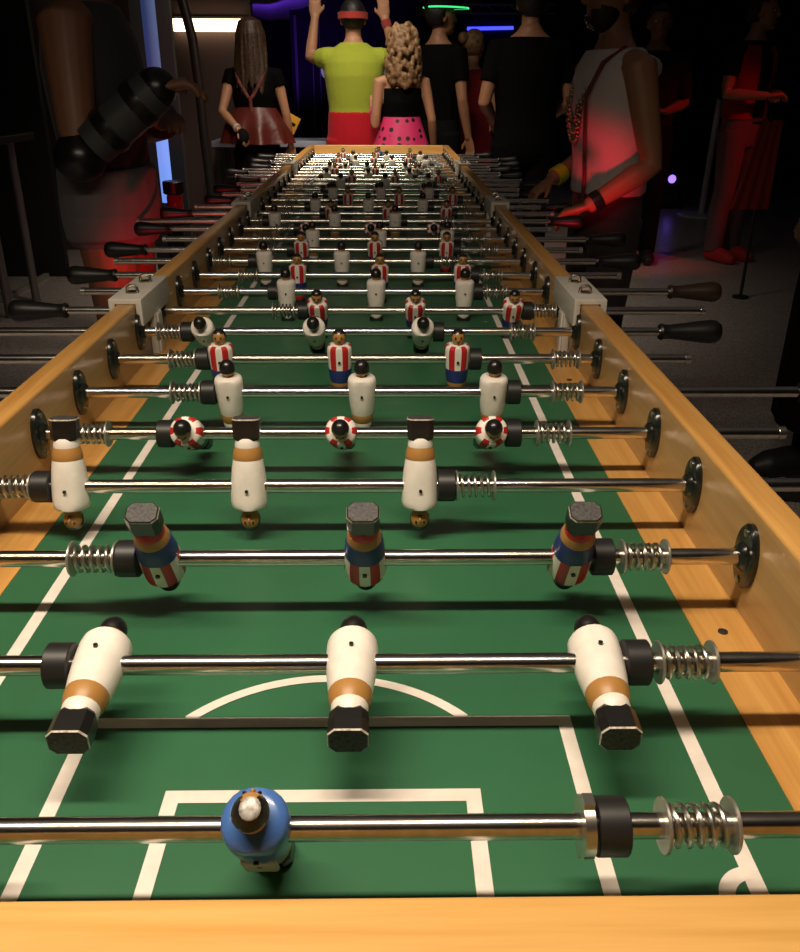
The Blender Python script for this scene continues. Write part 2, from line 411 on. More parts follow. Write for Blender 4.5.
for i, y in enumerate(RODY):
    k = 'g' if i in (0, 31) else ('w' if i % 2 else 'r')
    men = MEN[i]; mid = men[len(men)//2]
    st = STATE.get(i, 'standing upright' if PHI[i] < 20 else 'tilted')
    side = 'right' if i % 2 else 'left'
    lab = ('nearest rod, ' if i == 0 else 'farthest rod, ' if i == 31 else f'{ORD[i]} rod from the near end, ') + f'{LOOK[k]} {st}'
    rod = empty('foosball_rod', (0, y, ZR), lab, 'foosball rod', 'steel rods across the football table')
    if i % 2: xl, xr = ENDL.get(i, mid-.56-random.uniform(0,.03)), ENDR.get(i, mid+.66+random.uniform(-.05,.04))
    else: xl, xr = ENDL.get(i, mid-.66-random.uniform(-.04,.03)), ENDR.get(i, mid+.53+random.uniform(-.03,.03))
    xl = min(xl, -.5); xr = max(xr, .5 if i % 2 == 0 else .58)
    s0, s1 = (xl+.09, xr-.003) if side == 'left' else (xl+.003, xr-.09)
    mb = MB(); mb.lathe([(s0,.0072),(s1,.0072)], 20, axis='x'); mb.build('shaft', M['steel'], rod)
    if side == 'left':
        obj('handle', HANDLE[(-1,'handle')], rod, (xl+.104, 0, 0)); obj('end_cap', CAP, rod, (xr-.004, 0, 0))
    else:
        obj('handle', HANDLE[(1,'handle_brown' if i == 9 else 'handle')], rod, (xr-.104, 0, 0)); obj('end_cap', CAP, rod, (xl+.004, 0, 0), (0,0,pi))
    for x in men: player(k, rod, x, PHI[i])
    bl, br = BUMP.get(i, (men[0]-.0268, men[-1]+.0268))
    for s, bx in ((-1, bl), (1, br)):
        obj('bumper', BUMPER, rod, (bx, 0, 0))
        w = s*.347; gap = abs(w-bx) - .0105
        sx = SPR[i][0 if s < 0 else 1] if i in SPR else bx + s*(.0105+.021+ (max(0, gap-.048))*random.uniform(.05,.8))
        if abs(sx) + .02 > .351: sx = s*.331
        if abs(sx-bx) < .030: sx = bx + s*.030
        obj('spring', SPRING, rod, (sx, 0, 0)); obj('washer', WASHER, rod, (sx-.0190, 0, 0)); obj('washer', WASHER, rod, (sx+.0190, 0, 0))
    if i == 0: obj('collar_clamp', CLAMP, rod, (br-.0138, 0, 0)); obj('collar_clamp', CLAMP, rod, (bl+.0138, 0, 0))

# ------------------------------------------------------------------ people
SK = dict(light=mat('skin_light', (0.50, 0.25, 0.14), 0.5), mid=mat('skin_tan', (0.36, 0.17, 0.09), 0.5), dark=mat('skin_brown', (0.22, 0.10, 0.055), 0.5))
EYE = mat('eye_white', (0.7, 0.68, 0.64), 0.2); PUP = mat('eye_pupil', (0.02, 0.012, 0.01), 0.2); LIP = mat('lips', (0.32, 0.10, 0.08), 0.45)
def cloth(name, c, r=.85, b=.5, bs=14): return mat(name, c, r, bump=b, bscale=bs, sheen=.08 if max(c) > .03 else 0, spec=.2 if max(c) > .03 else .06)
HAIRM = dict(black=mat('hair_black', (0.010, 0.008, 0.007), 0.5, bump=.4, bscale=120), brown=mat('hair_brown', (0.050, 0.026, 0.013), 0.45, var=.4, vscale=60, bump=.4, bscale=90),
             blond=mat('hair_dark_blond', (0.26, 0.145, 0.065), 0.5, var=.5, vscale=40, bump=.5, bscale=70))

def person(label, loc, yaw, H, skin, arms, female=False, lean=0, outfit=(), hair=None, head_turn=0, voxel=.010, stance=.095, arm_r=1.0, bulk=1.0, group=None):
    """builds one figure; local front is +y; arms: ((elbow), (wrist), (hand direction)) left (-x) then right (+x), for a 1.75 m body"""
    s = H/1.75
    root = empty('person', loc, label, 'person', group, yaw)
    SW = .165 if female else .185
    if female: TS = [(.82,.15,.105),(.90,.170,.118),(.98,.155,.108),(1.08,.125,.092),(1.18,.132,.10),(1.28,.148,.122),(1.37,.150,.10),(1.425,.140,.078),(1.465,.075,.06),(1.49,.052,.052)]
    else: TS = [(.82,.15,.105),(.90,.168,.118),(1.0,.158,.112),(1.1,.155,.110),(1.2,.168,.118),(1.3,.182,.124),(1.38,.186,.110),(1.43,.168,.088),(1.47,.110,.072),(1.50,.070,.064),(1.525,.056,.058)]
    TS = [(z, rx*bulk, ry*bulk) for z, rx, ry in TS]
    def bend(p):           # lean the upper body forward
        x, y, z = p
        if z > .95 and lean: a = R(lean)*min(1, (z-.95)/.3); y, z = y*cos(a)+(z-.95)*sin(a), .95+(z-.95)*cos(a)-y*sin(a)
        return (x*s, y*s, z*s)
    def ring(z, rx, ry, yo=0, n=20): return [bend((rx*cos(2*pi*i/n), yo+ry*sin(2*pi*i/n), z)) for i in range(n)]
    def rawt(mb, pts, rad, seg=12): mb.tube([tuple(c for c in p) for p in pts], [r*s for r in rad], seg)
    B = MB(); B.rings([ring(*t) for t in TS])
    # head, turned about the neck
    ht = R(head_turn)
    def hd(p): x, y, z = p; return bend((x*cos(ht)-y*sin(ht), x*sin(ht)+y*cos(ht), z))
    rawt(B, [bend((0,-.012,1.44)), bend((0,.0,1.50)), bend((0,.012,1.58))], [.066,.054 if not female else .046,.052])
    def hell(c, r, seg=18, rg=12):
        m = MB(); m.ell(c, r, seg, rg); m.v = [hd(p) for p in m.v]; return m
    for c, r in (((0,.015,1.655),(.076,.096,.098)), ((0,.052,1.585),(.052,.058,.060)), ((0,.040,1.62),(.062,.072,.07)), ((0,.122,1.622),(.013,.016,.014)), ((0,.112,1.645),(.010,.014,.026)),
                 ((.078,.008,1.632),(.010,.020,.032)), ((-.078,.008,1.632),(.010,.020,.032)), ((0,.092,1.548),(.022,.020,.016))):
        m = hell(c, r); B.add(m.v, m.f)
    # legs
    for sx in (-1, 1):
        x = sx*stance
        B.tube([(sx*.088*s,0,.90*s),(sx*.092*s,.008*s,.74*s),(x*s,.012*s,.50*s),(x*s,-.012*s,.36*s),(x*s,-.012*s,.09*s)], [.092*s*bulk,.082*s*bulk,.055*s,.053*s,.037*s], 14)
        B.tube([(x*s,-.05*s,.05*s),(x*s,.02*s,.06*s),(x*s,.11*s,.035*s),(x*s,.17*s,.025*s)], [.036*s,.042*s,.036*s,.022*s], 12)
    # arms and hands
    ap = []
    for k, sx in ((0,-1),(1,1)):
        el, wr, hdv = arms[k]
        sh = Vector(bend((sx*SW, 0, 1.405))); el = Vector(el)*s; wr = Vector(wr)*s
        q = [sh + (Vector((-sx*.05*s, 0, .005*s))), sh, sh.lerp(el, .35), sh.lerp(el, .8), el, el.lerp(wr, .25), el.lerp(wr, .8), wr]
        rr = [.055,.056,.048,.040,.037,.039,.029,.026]
        if female: rr = [r*.84 for r in rr]
        B.tube(q, [r*s*arm_r for r in rr], 14); ap.append((sh, el, wr))
        d = Vector(hdv).normalized() if hdv else (wr-el).normalized()
        a = (wr-el).normalized(); 
        side = d.cross(Vector((0,0,1)))
        if side.length < .2: side = Vector((1,0,0)) - d*d.x
        side = side.normalized(); nrm = side.cross(d).normalized()      # nrm: back of the hand
        hs = s*(.9 if female else 1.0)
        B.tube([wr-d*.01*hs, wr+d*.03*hs, wr+d*.09*hs], [.030*hs,.042*hs,.042*hs], 14, flat=.38, up=nrm)
        for fi, (o, l) in enumerate(((-.030,.066),(-.010,.076),(.011,.072),(.031,.056))):
            p0 = wr + d*.080*hs + side*o*hs
            p1 = p0 + (d*.9 - nrm*.42 + side*o*4).normalized()*l*.42*hs
            p2 = p1 + (d*.55 - nrm*.85 + side*o*2).normalized()*l*.34*hs
            p3 = p2 + (d*.1 - nrm*1.0).normalized()*l*.28*hs
            B.tube([p0-d*.02*hs, p0, p1, p2, p3], [.0098*hs,.0098*hs,.0092*hs,.0085*hs,.0075*hs], 8)
        ts = -sx
        p0 = wr + d*.025*hs + side*ts*.030*hs
        p1 = p0 + (d*.7 + side*ts*.8 - nrm*.3).normalized()*.036*hs; p2 = p1 + (d*.95 + side*ts*.1 - nrm*.5).normalized()*.030*hs
        B.tube([p0-d*.01*hs, p0, p1, p2], [.013*hs,.0125*hs,.0105*hs,.0085*hs], 8)
    obj('body', remeshed(B, 'body', SK[skin], voxel*.72, 3), root)
    # face details
    for sx in (-1, 1):
        m = hell((sx*.031,.088,1.650), (.0135,.013,.009), 10, 8); m2 = hell((sx*.031,.0985,1.650), (.0055,.004,.0055), 8, 6)
        m.add(m2.v, m2.f, 1); obj('eye', m.mesh('eye', [EYE, PUP]), root)
    m = hell((0,.106,1.578), (.024,.010,.007), 12, 8); obj('mouth', m.mesh('mouth', LIP), root)
    # clothes
    for piece in outfit:
        kind, nm, m = piece[0], piece[1], piece[2]; a = piece[3] if len(piece) > 3 else {}
        C = MB()
        if kind == 'top':
            inf = a.get('inf', .014); hem = a.get('hem', .93); top = a.get('top', 1.475)
            C.rings([ring(z, rx+inf+(a.get('flare',0)*max(0,1.1-z)), ry+inf, n=24) for z, rx, ry in ([(hem, TS[2][1], TS[2][2])] + [t for t in TS if hem+.03 < t[0] < top])])
            sl = a.get('sleeve', .55)
            if sl:
                for sh, el, wr in ap:
                    inner = sh + (Vector((0,0,sh.z))-sh).normalized()*.06*s
                    q = [inner, sh] + ([sh.lerp(el, t) for t in (.3, sl)] if sl <= 1 else [sh.lerp(el,.5), el, el.lerp(wr, sl-1)])
                    r0 = .068*s*arm_r*(.88 if female else 1); C.tube(q, [r0*1.0, r0*1.02]+[r0*.92]*(len(q)-3)+[r0*.86], 16)
            me = remeshed(C, nm, m, .0085, 5)
        elif kind == 'pants':
            end = a.get('end', .07); inf = a.get('inf', .014); top = a.get('top', 1.0)
            C.rings([ring(z, rx+inf, ry+inf) for z, rx, ry in ((.80,.15,.10),(.86,.165*bulk,.115*bulk),(.92,.168*bulk,.118*bulk),(top,TS[2][1],TS[2][2]))])
            for sx in (-1, 1):
                def lp(z):
                    tt = [(.90,.088,0,.094*bulk),(.74,.092,.008,.084*bulk),(.50,stance,.012,.060),(.36,stance,-.012,.058),(.05,stance,-.012,.052)]
                    for u, w in zip(tt, tt[1:]):
                        if u[0] >= z >= w[0]:
                            f = (u[0]-z)/(u[0]-w[0]); return [u[j]+(w[j]-u[j])*f for j in range(1,4)]
                    return tt[-1][1:]
                zz = [.90,.82,.74,.62,.50,.36,.2,.07]; zz = [z for z in zz if z > end+.03]+[end]
                w = a.get('wide', 1.0)
                C.tube([(sx*lp(z)[0]*s, lp(z)[1]*s, z*s) for z in zz], [(lp(z)[2]*(w if z < .8 else 1)+inf)*s for z in zz], 16)
            me = remeshed(C, nm, m, .009, 5)
        elif kind == 'skirt':
            top, hem, fl = a.get('top', 1.06), a.get('hem', .8), a.get('flare', .1); n = 60; rs = []
            for t in [k/8 for k in range(9)] + [1.0]:
                z = top+(hem-top)*t; base = TS[3][1]+.02 + (TS[1][1]-TS[3][1])*min(1, t*2)
                rr = base + fl*t; inner = .9 if (len(rs) == 9) else 1
                rs.append([bend((rr*inner*(1+a.get('fold',.06)*t*sin(9*2*pi*i/n+.7))*cos(2*pi*i/n), rr*inner*.82*(1+a.get('fold',.06)*t*sin(9*2*pi*i/n+.7))*sin(2*pi*i/n), z)) for i in range(n)])
            C.rings(rs); me = C.mesh(nm, m)
        elif kind == 'shoes':
            for sx in (-1, 1):
                D = MB(); x = sx*stance
                D.tube([(x*s,-.075*s,.045*s),(x*s,-.03*s,.055*s),(x*s,.06*s,.052*s),(x*s,.14*s,.040*s),(x*s,.195*s,.030*s)], [.036*s,.050*s,.052*s,.050*s,.028*s], 14)
                D.tube([(x*s,-.015*s,.04*s),(x*s,-.012*s,.11*s)], [.048*s,.050*s], 14)
                D.v = [(p[0], p[1], max(.004, p[2])) for p in D.v]
                obj(nm, remeshed(D, nm, m, .009, 2), root)
            continue
        elif kind == 'mesh':
            a['fn'](C, s, bend, hd, ap); me = C.mesh(nm, m) if not a.get('fuse') else remeshed(C, nm, m, a['fuse'], 3)
        obj(nm, me, root)
    # hair
    if hair:
        style, hm = hair; C = MB()
        if style in ('short', 'cropped', 'bun'):
            e = .008 if style == 'cropped' else .014
            m = MB(); m.ell((0,.006,1.665), (.078+e,.098+e,.094+e), 26, 18, keep=lambda x, y, z: z > 1.69+max(0, y)*.35 or (y < .015 and z > 1.585+max(0, -.0-y)*-.2))
            C.add([hd(p) for p in m.v], m.f)
            if style == 'bun':
                m = MB(); m.ell((-.05,-.10,1.70), (.045,.045,.045), 14, 10); C.add([hd(p) for p in m.v], m.f)
            o = obj('hair', C.mesh('hair', hm), root); sd = o.modifiers.new('thickness', 'SOLIDIFY'); sd.thickness = .012*s; sd.offset = -1
        else:
            low = {'long': 1.36, 'curly': 1.38}[style]
            m = MB(); m.ell((0,-.018,1.672), (.090,.104,.102), 26, 18)
            rs = []
            for z, rx, y0, ry in ((1.69,.082,-.02,.088),(1.60,.084,-.03,.080),(1.50,.088,-.050,.062),(1.42,.080,-.080,.036),(low,.050,-.105,.018)):
                rs.append([(rx*cos(2*pi*i/20)*(1+.05*sin(7*i)), y0+ry*sin(2*pi*i/20) if sin(2*pi*i/20) < 0 else y0+ry*.35*sin(2*pi*i/20), z) for i in range(20)])
            m.rings(rs)
            if style == 'long':
                rnd = random.Random(5)
                for k in range(64):
                    an = rnd.uniform(pi*.90, pi*2.10); j = rnd.uniform(-.012,.012); zl = low + rnd.uniform(-.09,.03); e = rnd.uniform(0,.010)
                    c_, s_ = cos(an), sin(an)
                    m.tube([(.02*c_,-.02+.02*s_,1.772),(.070*c_,-.02+.080*s_,1.745),((.090+e)*c_,-.018+(.100+e)*s_,1.665),((.090+e)*c_+j,-.04+(.080+e)*s_,1.55),((.098+e)*c_+j,-.065+(.055+e)*s_,1.45),((.070+e)*c_+2*j,-.105+.030*s_,zl)],
                           [.008,.011,.012,.012,.010,.003], 7)
            if style == 'curly':
                rnd = random.Random(3)
                for _ in range(150):
                    t = rnd.random(); an = rnd.uniform(pi*.92, pi*2.08); z = 1.77-(1.77-low)*t
                    w = .085+.03*min(1, t*2.2) if t < .75 else .115-.10*(t-.75)
                    w *= min(1, .45+t*4)
                    m.ell((w*cos(an), -.02-.04*t+w*.9*sin(an), z), (.021,.021,.026), 8, 6)
            C.add([hd(p) for p in m.v], m.f)
            obj('hair', remeshed(C, 'hair', hm, .006, 1 if style == 'curly' else 2), root)
    return root, ap, s

def wrist_ring(k, t0, t1, r):         # a band round the forearm between two fractions of it
    def fn(C, s, bend, hd, ap):
        sh, el, wr = ap[k]; C.tube([el.lerp(wr, t0), el.lerp(wr, (t0+t1)/2), el.lerp(wr, t1)], [r*s*.97, r*s, r*s*.97], 18)
    return fn
def at_joint(k, j, r):
    def fn(C, s, bend, hd, ap): C.ell(tuple(ap[k][j]), tuple(q*s for q in r), 18, 12)
    return fn

DOWN = lambda sx: ((sx*.25,-.02,1.12), (sx*.25,.06,.87), None)
# man in the neon shirt, arms up, back to the camera
def headband(C, s, bend, hd, ap):
    for z in (1.655,): 
        rs = []
        for zz, e in ((1.640,.003),(1.640,.022),(1.680,.022),(1.680,.003)):
            rs.append([hd(((.078+e)*cos(2*pi*i/28), .012+(.098+e)*sin(2*pi*i/28), zz)) for i in range(28)])
        C.rings(rs, cap=False)
person('person in neon yellow T-shirt and red headband, arms raised, back to the camera', (-.170,6.25,0), R(2), 1.70, 'light',
       (((-.295,.11,1.41),(-.255,.15,1.665),(0,.1,1)), ((.295,.11,1.41),(.215,.15,1.655),(-.1,.1,1))),
       outfit=(('top','t_shirt',cloth('neon_yellow_cloth',(.38,.45,.045)),{'hem':1.05,'sleeve':.45,'inf':.020,'top':1.51}), ('pants','shorts',cloth('red_shorts_cloth',(.55,.012,.025)),{'end':.52,'top':1.08,'inf':.022,'wide':1.15}),
               ('mesh','headband',cloth('headband_red',(.45,.05,.04)),{'fn':headband}), ('mesh','wristband',cloth('wristband_red',(.4,.06,.05)),{'fn':wrist_ring(1,.78,.95,.034)}), ('shoes','shoe',mat('shoe_white',(.5,.5,.5)))), hair=('cropped', HAIRM['black']))
# woman with suspenders and short red skirt
def suspenders(C, s, bend, hd, ap):
    yb = -.118
    for q in ([(-.10,-.10,1.425),(-.075,-.128,1.36),(-.01,-.135,1.26)], [(.10,-.10,1.425),(.075,-.128,1.36),(.01,-.135,1.26)], [(0,-.140,1.27),(0,-.128,1.20),(0,-.135,1.12)]):
        C.tube([bend(p) for p in q], [.012*s]*3, 8, flat=.45, up=(0,1,0))
person('person with long brown hair, suspenders and short red skirt, back to the camera', (-.81,6.1,0), R(-6), 1.57, 'light',
       (((-.220,-.10,1.17),(-.075,-.225,1.055),(.45,-.15,-.5)), ((.225,.0,1.15),(.235,.07,.93),(0,.2,-1))), female=True,
       outfit=(('top','sleeveless_top',cloth('black_top',(.0035,.0035,.0035)),{'hem':1.14,'sleeve':.16,'inf':.016}), ('skirt','skirt',mat('red_leather',(.115,.018,.013),.38,bump=.5,bscale=12),{'top':1.20,'hem':.955,'flare':.070,'fold':.10}),
               ('mesh','suspenders',mat('suspender_check',(.16,.04,.03),.7,var=.7,vscale=60),{'fn':suspenders}), ('pants','stockings',cloth('black_stockings',(.01,.008,.008)),{'end':.09,'inf':.004,'top':.99}),
               ('mesh','glove',cloth('black_glove',(.01,.01,.01)),{'fn':lambda C,s,b,h,ap: C.ell(tuple(ap[0][2]+Vector((.030,-.02,-.045))*s),(.048*s,.040*s,.055*s),14,10)}),
               ('mesh','bracelet',mat('bracelet_white',(.6,.55,.5),.3),{'fn':wrist_ring(0,.86,.95,.030)}), ('shoes','shoe',mat('shoe_black',(.02,.02,.02)))), hair=('long', HAIRM['brown']))
# woman with curly hair and pink polka-dot skirt
pk = mat('pink_dots', (.72,.035,.16), .6)
nt = pk.node_tree; tcn = nt.nodes.new('ShaderNodeTexCoord'); vo = nt.nodes.new('ShaderNodeTexVoronoi'); vo.inputs['Scale'].default_value = 21; vo.inputs['Randomness'].default_value = .25
lt = nt.nodes.new('ShaderNodeMath'); lt.operation = 'LESS_THAN'; lt.inputs[1].default_value = .30; mxn = nt.nodes.new('ShaderNodeMix'); mxn.data_type = 'RGBA'
mxn.inputs[6].default_value = (.72,.035,.16,1); mxn.inputs[7].default_value = (.02,.01,.012,1)
nt.links.new(tcn.outputs['Object'], vo.inputs['Vector']); nt.links.new(vo.outputs['Distance'], lt.inputs[0]); nt.links.new(lt.outputs[0], mxn.inputs[0]); nt.links.new(mxn.outputs[2], nt.nodes['Principled BSDF'].inputs['Base Color'])
person('person with curly blond hair and pink polka-dot skirt beside the neon shirt', (.140,5.85,0), R(12), 1.525, 'light',
       (((-.200,-.02,1.13),(-.165,.20,1.22),(.1,.3,1)), ((.215,-.04,1.16),(.265,.08,.95),(0,.4,-1))), female=True, bulk=.90,
       outfit=(('top','top',cloth('black_top_b',(.0035,.0035,.0035)),{'hem':1.12,'sleeve':0,'inf':.010,'top':1.40}), ('skirt','skirt',pk,{'top':1.18,'hem':.70,'flare':.10,'fold':.05}),
               ('mesh','pink_cuff',cloth('pink_cuff',(.7,.05,.25)),{'fn':wrist_ring(0,.70,.98,.034)}), ('shoes','shoe',mat('shoe_dark',(.02,.02,.02)))), hair=('curly', HAIRM['blond']))
# man with cap and neon green rim
def capfn(C, s, bend, hd, ap):
    C2 = MB(); C2.ell((0,.01,1.69), (.092,.112,.085), 24, 14, keep=lambda x, y, z: z > 1.69); C.add([hd(p) for p in C2.v], C2.f)
    rs = [[hd((.098*cos(t)*k, .01+.118*sin(t)*k+(.085*k if sin(t) > 0 else 0)*sin(t), 1.692+dz)) for t in [2*pi*i/28 for i in range(28)]] for k, dz in ((1,0),(1,.008))]
    C.rings(rs)
GLOW = mat('neon_green', (.05,.6,.15), .5, emit=(.05,1,.25), estr=1.1)
def rim(C, s, bend, hd, ap):
    C.tube([hd((.101*cos(t), .01+.122*sin(t)+.088*max(0,sin(t))**2, 1.696)) for t in [pi*(-.35+i/14*1.7) for i in range(15)]], .0055*s, 8)
def collar(C, s, bend, hd, ap):
    C.tube([bend((.078*cos(t), .0+.066*sin(t), 1.475)) for t in [pi*(.75+i/8*.45) for i in range(9)]], .006*s, 8)
person('person in black T-shirt and cap with a glowing green rim, hand at waist', (.405,6.62,0), R(-45), 1.74, 'mid',
       (((-.245,-.05,1.14),(-.12,.16,1.02),(.4,.5,-.3)), DOWN(1)),
       outfit=(('top','t_shirt',cloth('black_tee_a',(.0035,.0035,.0035)),{'sleeve':.6}), ('pants','jeans',cloth('dark_jeans_a',(.008,.009,.010))), ('mesh','cap',cloth('cap_black',(.01,.01,.01)),{'fn':capfn}),
               ('mesh','cap_rim',GLOW,{'fn':rim}), ('mesh','collar',GLOW,{'fn':collar}), ('shoes','shoe',mat('shoe_black_a',(.02,.02,.02)))), hair=('short', HAIRM['black']), head_turn=-25)
# man in black, back to the camera
person('person in plain black T-shirt at the far right table corner, back to camera', (.86,5.45,0), R(6), 1.74, 'mid',
       (((-.255,-.02,1.13),(-.15,.20,1.03),(.3,.7,-.2)), ((.255,-.02,1.13),(.15,.20,1.02),(-.3,.7,-.2))), bulk=1.08,
       outfit=(('top','t_shirt',cloth('black_tee_b',(.0035,.0035,.0035)),{'sleeve':.62,'hem':.90}), ('pants','trousers',cloth('black_trousers_b',(.004,.004,.004))), ('shoes','shoe',mat('shoe_black_b',(.02,.02,.02)))), hair=('short', HAIRM['black']), head_turn=-12)
# woman in red with a bun, far
person('person with blond hair in a bun and red dress behind the black T-shirts', (.70,7.2,0), R(-30), 1.57, 'light', (DOWN(-1), ((.22,.02,1.13),(.12,.22,1.05),None)), female=True,
       outfit=(('top','dress_top',cloth('red_dress',(.24,.012,.018)),{'hem':.97,'sleeve':.3}), ('skirt','dress_skirt',cloth('red_dress_skirt',(.24,.012,.018)),{'top':1.1,'hem':.55,'flare':.06}), ('shoes','shoe',mat('shoe_dark_c',(.02,.02,.02)))), hair=('bun', HAIRM['blond']), voxel=.013)
person('small far person in pink top between the green-rimmed cap and the bun', (.665,8.7,0), R(100), 1.58, 'light', (DOWN(-1), DOWN(1)), female=True,
       outfit=(('top','pink_top',cloth('pink_top',(.55,.08,.14)),{'sleeve':.3}), ('pants','trousers',cloth('black_trousers_d',(.01,.01,.01))), ('shoes','shoe',mat('shoe_dark_d',(.02,.02,.02)))), hair=('short', HAIRM['brown']), voxel=.014)
# player in white tank top at the right side
def necklace(C, s, bend, hd, ap):
    for w, low in ((.075,1.20),(.060,1.24),(.085,1.17)):
        for i in range(27):
            t = -1+2*i/26; z = low+(1.44-low)*abs(t)**1.7; x = w*math.copysign(abs(t)**.7, t); y = .150-.075*max(0,(z-1.30)/.14)
            C.ell(bend((x,y,z)), (.008*s,.008*s,.008*s), 8, 6)
def strap(C, s, bend, hd, ap):
    C.tube([bend(p) for p in ((-.115,.02,1.475),(-.112,.10,1.43),(-.095,.150,1.33),(-.085,.147,1.2),(-.08,.140,1.05),(-.075,.138,.95))], [.013*s]*6, 8, flat=.35, up=(0,1,0))
def hood(C, s, bend, hd, ap):
    C.tube([bend((.140*cos(t), .02+.150*sin(t), 1.45-.055*abs(sin(t)))) for t in [pi+pi*i/20 for i in range(21)]], [(.014+.026*sin(pi*i/20))*s for i in range(21)], 12)
def beard(C, s, bend, hd, ap):
    m = MB(); m.ell((0,.050,1.582), (.060,.068,.062), 22, 16, keep=lambda x, y, z: z < 1.588+ (abs(x)-.03)*.9 and not (abs(x) < .022 and 1.568 < z < 1.588)); C.add([hd(p) for p in m.v], m.f)
tank = cloth('tank_white', (.62,.55,.52), .9, .7, 16)
person('person in white sleeveless hooded top and necklaces playing right of the table', (.80,3.06,0), R(104), 1.585, 'mid',
       (((-.245,-.03,1.10),(-.215,.185,.965),(.60,.65,-.30)), ((.235,-.06,1.12),(.150,.165,1.02),(.05,.75,-.60))), bulk=.93, lean=3, arm_r=1.08,
       outfit=(('top','hooded_tank_top',tank,{'hem':.985,'sleeve':0,'inf':.026}), ('mesh','hood',tank,{'fn':hood}), ('pants','trousers',cloth('dark_jeans_e',(.040,.034,.036)),{'top':1.02,'inf':.012}),
               ('mesh','necklace',mat('necklace_metal',(.45,.38,.26),.3,1),{'fn':necklace}), ('mesh','shoulder_strap',cloth('strap_red',(.20,.03,.035)),{'fn':strap}),
               ('mesh','yellow_wristband',mat('wristband_yellow',(.62,.66,.03),.5),{'fn':wrist_ring(1,.76,.93,.036)}), ('mesh','black_wristband',mat('wristband_black',(.01,.01,.01),.4),{'fn':wrist_ring(0,.80,.93,.036)}),
               ('mesh','beard',HAIRM['black'],{'fn':beard}), ('shoes','shoe',mat('shoe_black_e',(.02,.02,.02)))), hair=('short', HAIRM['brown']), voxel=.0085)
# two men in the right background
person('person in dark shirt standing in shadow behind the white tank top, facing the camera', (1.90,6.55,0), R(172), 1.70, 'dark', (((-.235,.0,1.13),(-.08,.21,1.08),(.8,.3,.1)), ((.235,.0,1.13),(.08,.21,1.05),(-.8,.3,.1))),
       outfit=(('top','shirt',cloth('dark_shirt',(.018,.014,.014)),{'sleeve':.9}), ('pants','trousers',cloth('black_trousers_f',(.009,.009,.010))), ('shoes','shoe',mat('shoe_black_f',(.02,.02,.02)))), hair=('short', HAIRM['black']))
def openshirt(C, s, bend, hd, ap):
    for sx in (-1, 1):
        rs = []
        for z, rx, ry in ((.98,.178,.130),(1.1,.176,.132),(1.2,.188,.138),(1.3,.202,.146),(1.38,.206,.132),(1.44,.17,.105)):
            arc = [R(70 - i*14) for i in range(13)]
            rs.append([bend((sx*rx*cos(t-.0), ry*sin(t), z)) for t in arc] + [bend((sx*rx*.93*cos(t), ry*.93*sin(t), z)) for t in reversed(arc)])
        C.rings(rs)
redv = cloth('red_vest', (.34,.012,.010))
person('person in open red vest, black T-shirt and red shoes in the right background', (2.60,6.62,0), R(-150), 1.78, 'mid', (((-.245,-.02,1.14),(-.06,.22,1.14),(.8,.3,0)), ((.24,.02,1.14),(.10,.25,1.13),(-.7,.4,.1))), bulk=.95,
       outfit=(('top','t_shirt',cloth('black_tee_g',(.012,.012,.012)),{'sleeve':.6}), ('mesh','vest',redv,{'fn':openshirt}), ('pants','trousers',cloth('grey_pink_trousers',(.16,.105,.115))),
               ('shoes','shoe',mat('shoe_red',(.60,.03,.035),.6))), hair=('short', HAIRM['black']), head_turn=35)
# dark figure at the right edge
person('person all in black standing close at the right edge of the picture', (1.50,2.60,0), R(95), 1.76, 'dark', (DOWN(-1), DOWN(1)), bulk=1.15,
       outfit=(('top','long_coat',cloth('black_coat',(.006,.005,.005)),{'sleeve':1.9,'hem':.80,'inf':.03}), ('skirt','coat_skirt',cloth('black_coat_skirt',(.007,.004,.004)),{'top':1.02,'hem':.22,'flare':.0,'fold':.03}), ('pants','trousers',cloth('black_trousers_h',(.006,.005,.005))), ('shoes','shoe',mat('shoe_black_h',(.02,.02,.02)))), hair=('short', HAIRM['black']))
# player on the left with arm guards
gg = mat('guard_grey', (.045,.05,.052), .45); gb = mat('guard_black', (.008,.008,.009), .3)
person('person in dark vest with black arm guards, shorts lit red, left of the table', (-.795,2.74,0), R(-92), 1.70, 'dark',
       (((-.26,.02,1.13),(-.06,.17,1.16),(.7,.4,.1)), ((.262,.02,1.075),(.235,.245,1.25),(-.1,.9,.15))), arm_r=1.30, bulk=1.02, stance=.12,
       outfit=(('top','dark_vest',cloth('vest_charcoal',(.045,.050,.056)),{'sleeve':0,'hem':.99,'inf':.014}), ('pants','shorts',cloth('shorts_grey',(.13,.12,.125),.8,.6,9),{'end':.825,'inf':.028,'wide':1.05,'top':1.03}),
               ('mesh','elbow_pad',gb,{'fn':at_joint(1,1,(.070,.072,.068))}), ('mesh','forearm_guard',gg,{'fn':wrist_ring(1,.18,.98,.062)}), ('mesh','guard_strap',gb,{'fn':wrist_ring(1,.34,.46,.067)}), ('mesh','guard_strap',gb,{'fn':wrist_ring(1,.72,.84,.066)}),
               ('mesh','wrist_pad',gb,{'fn':at_joint(1,2,(.050,.055,.054))}), ('mesh','elbow_pad',gb,{'fn':at_joint(0,1,(.065,.065,.065))}), ('mesh','forearm_guard',gg,{'fn':wrist_ring(0,.18,.98,.060)}), ('shoes','shoe',mat('shoe_black_i',(.02,.02,.02)))), hair=('short', HAIRM['brown']), voxel=.0085)

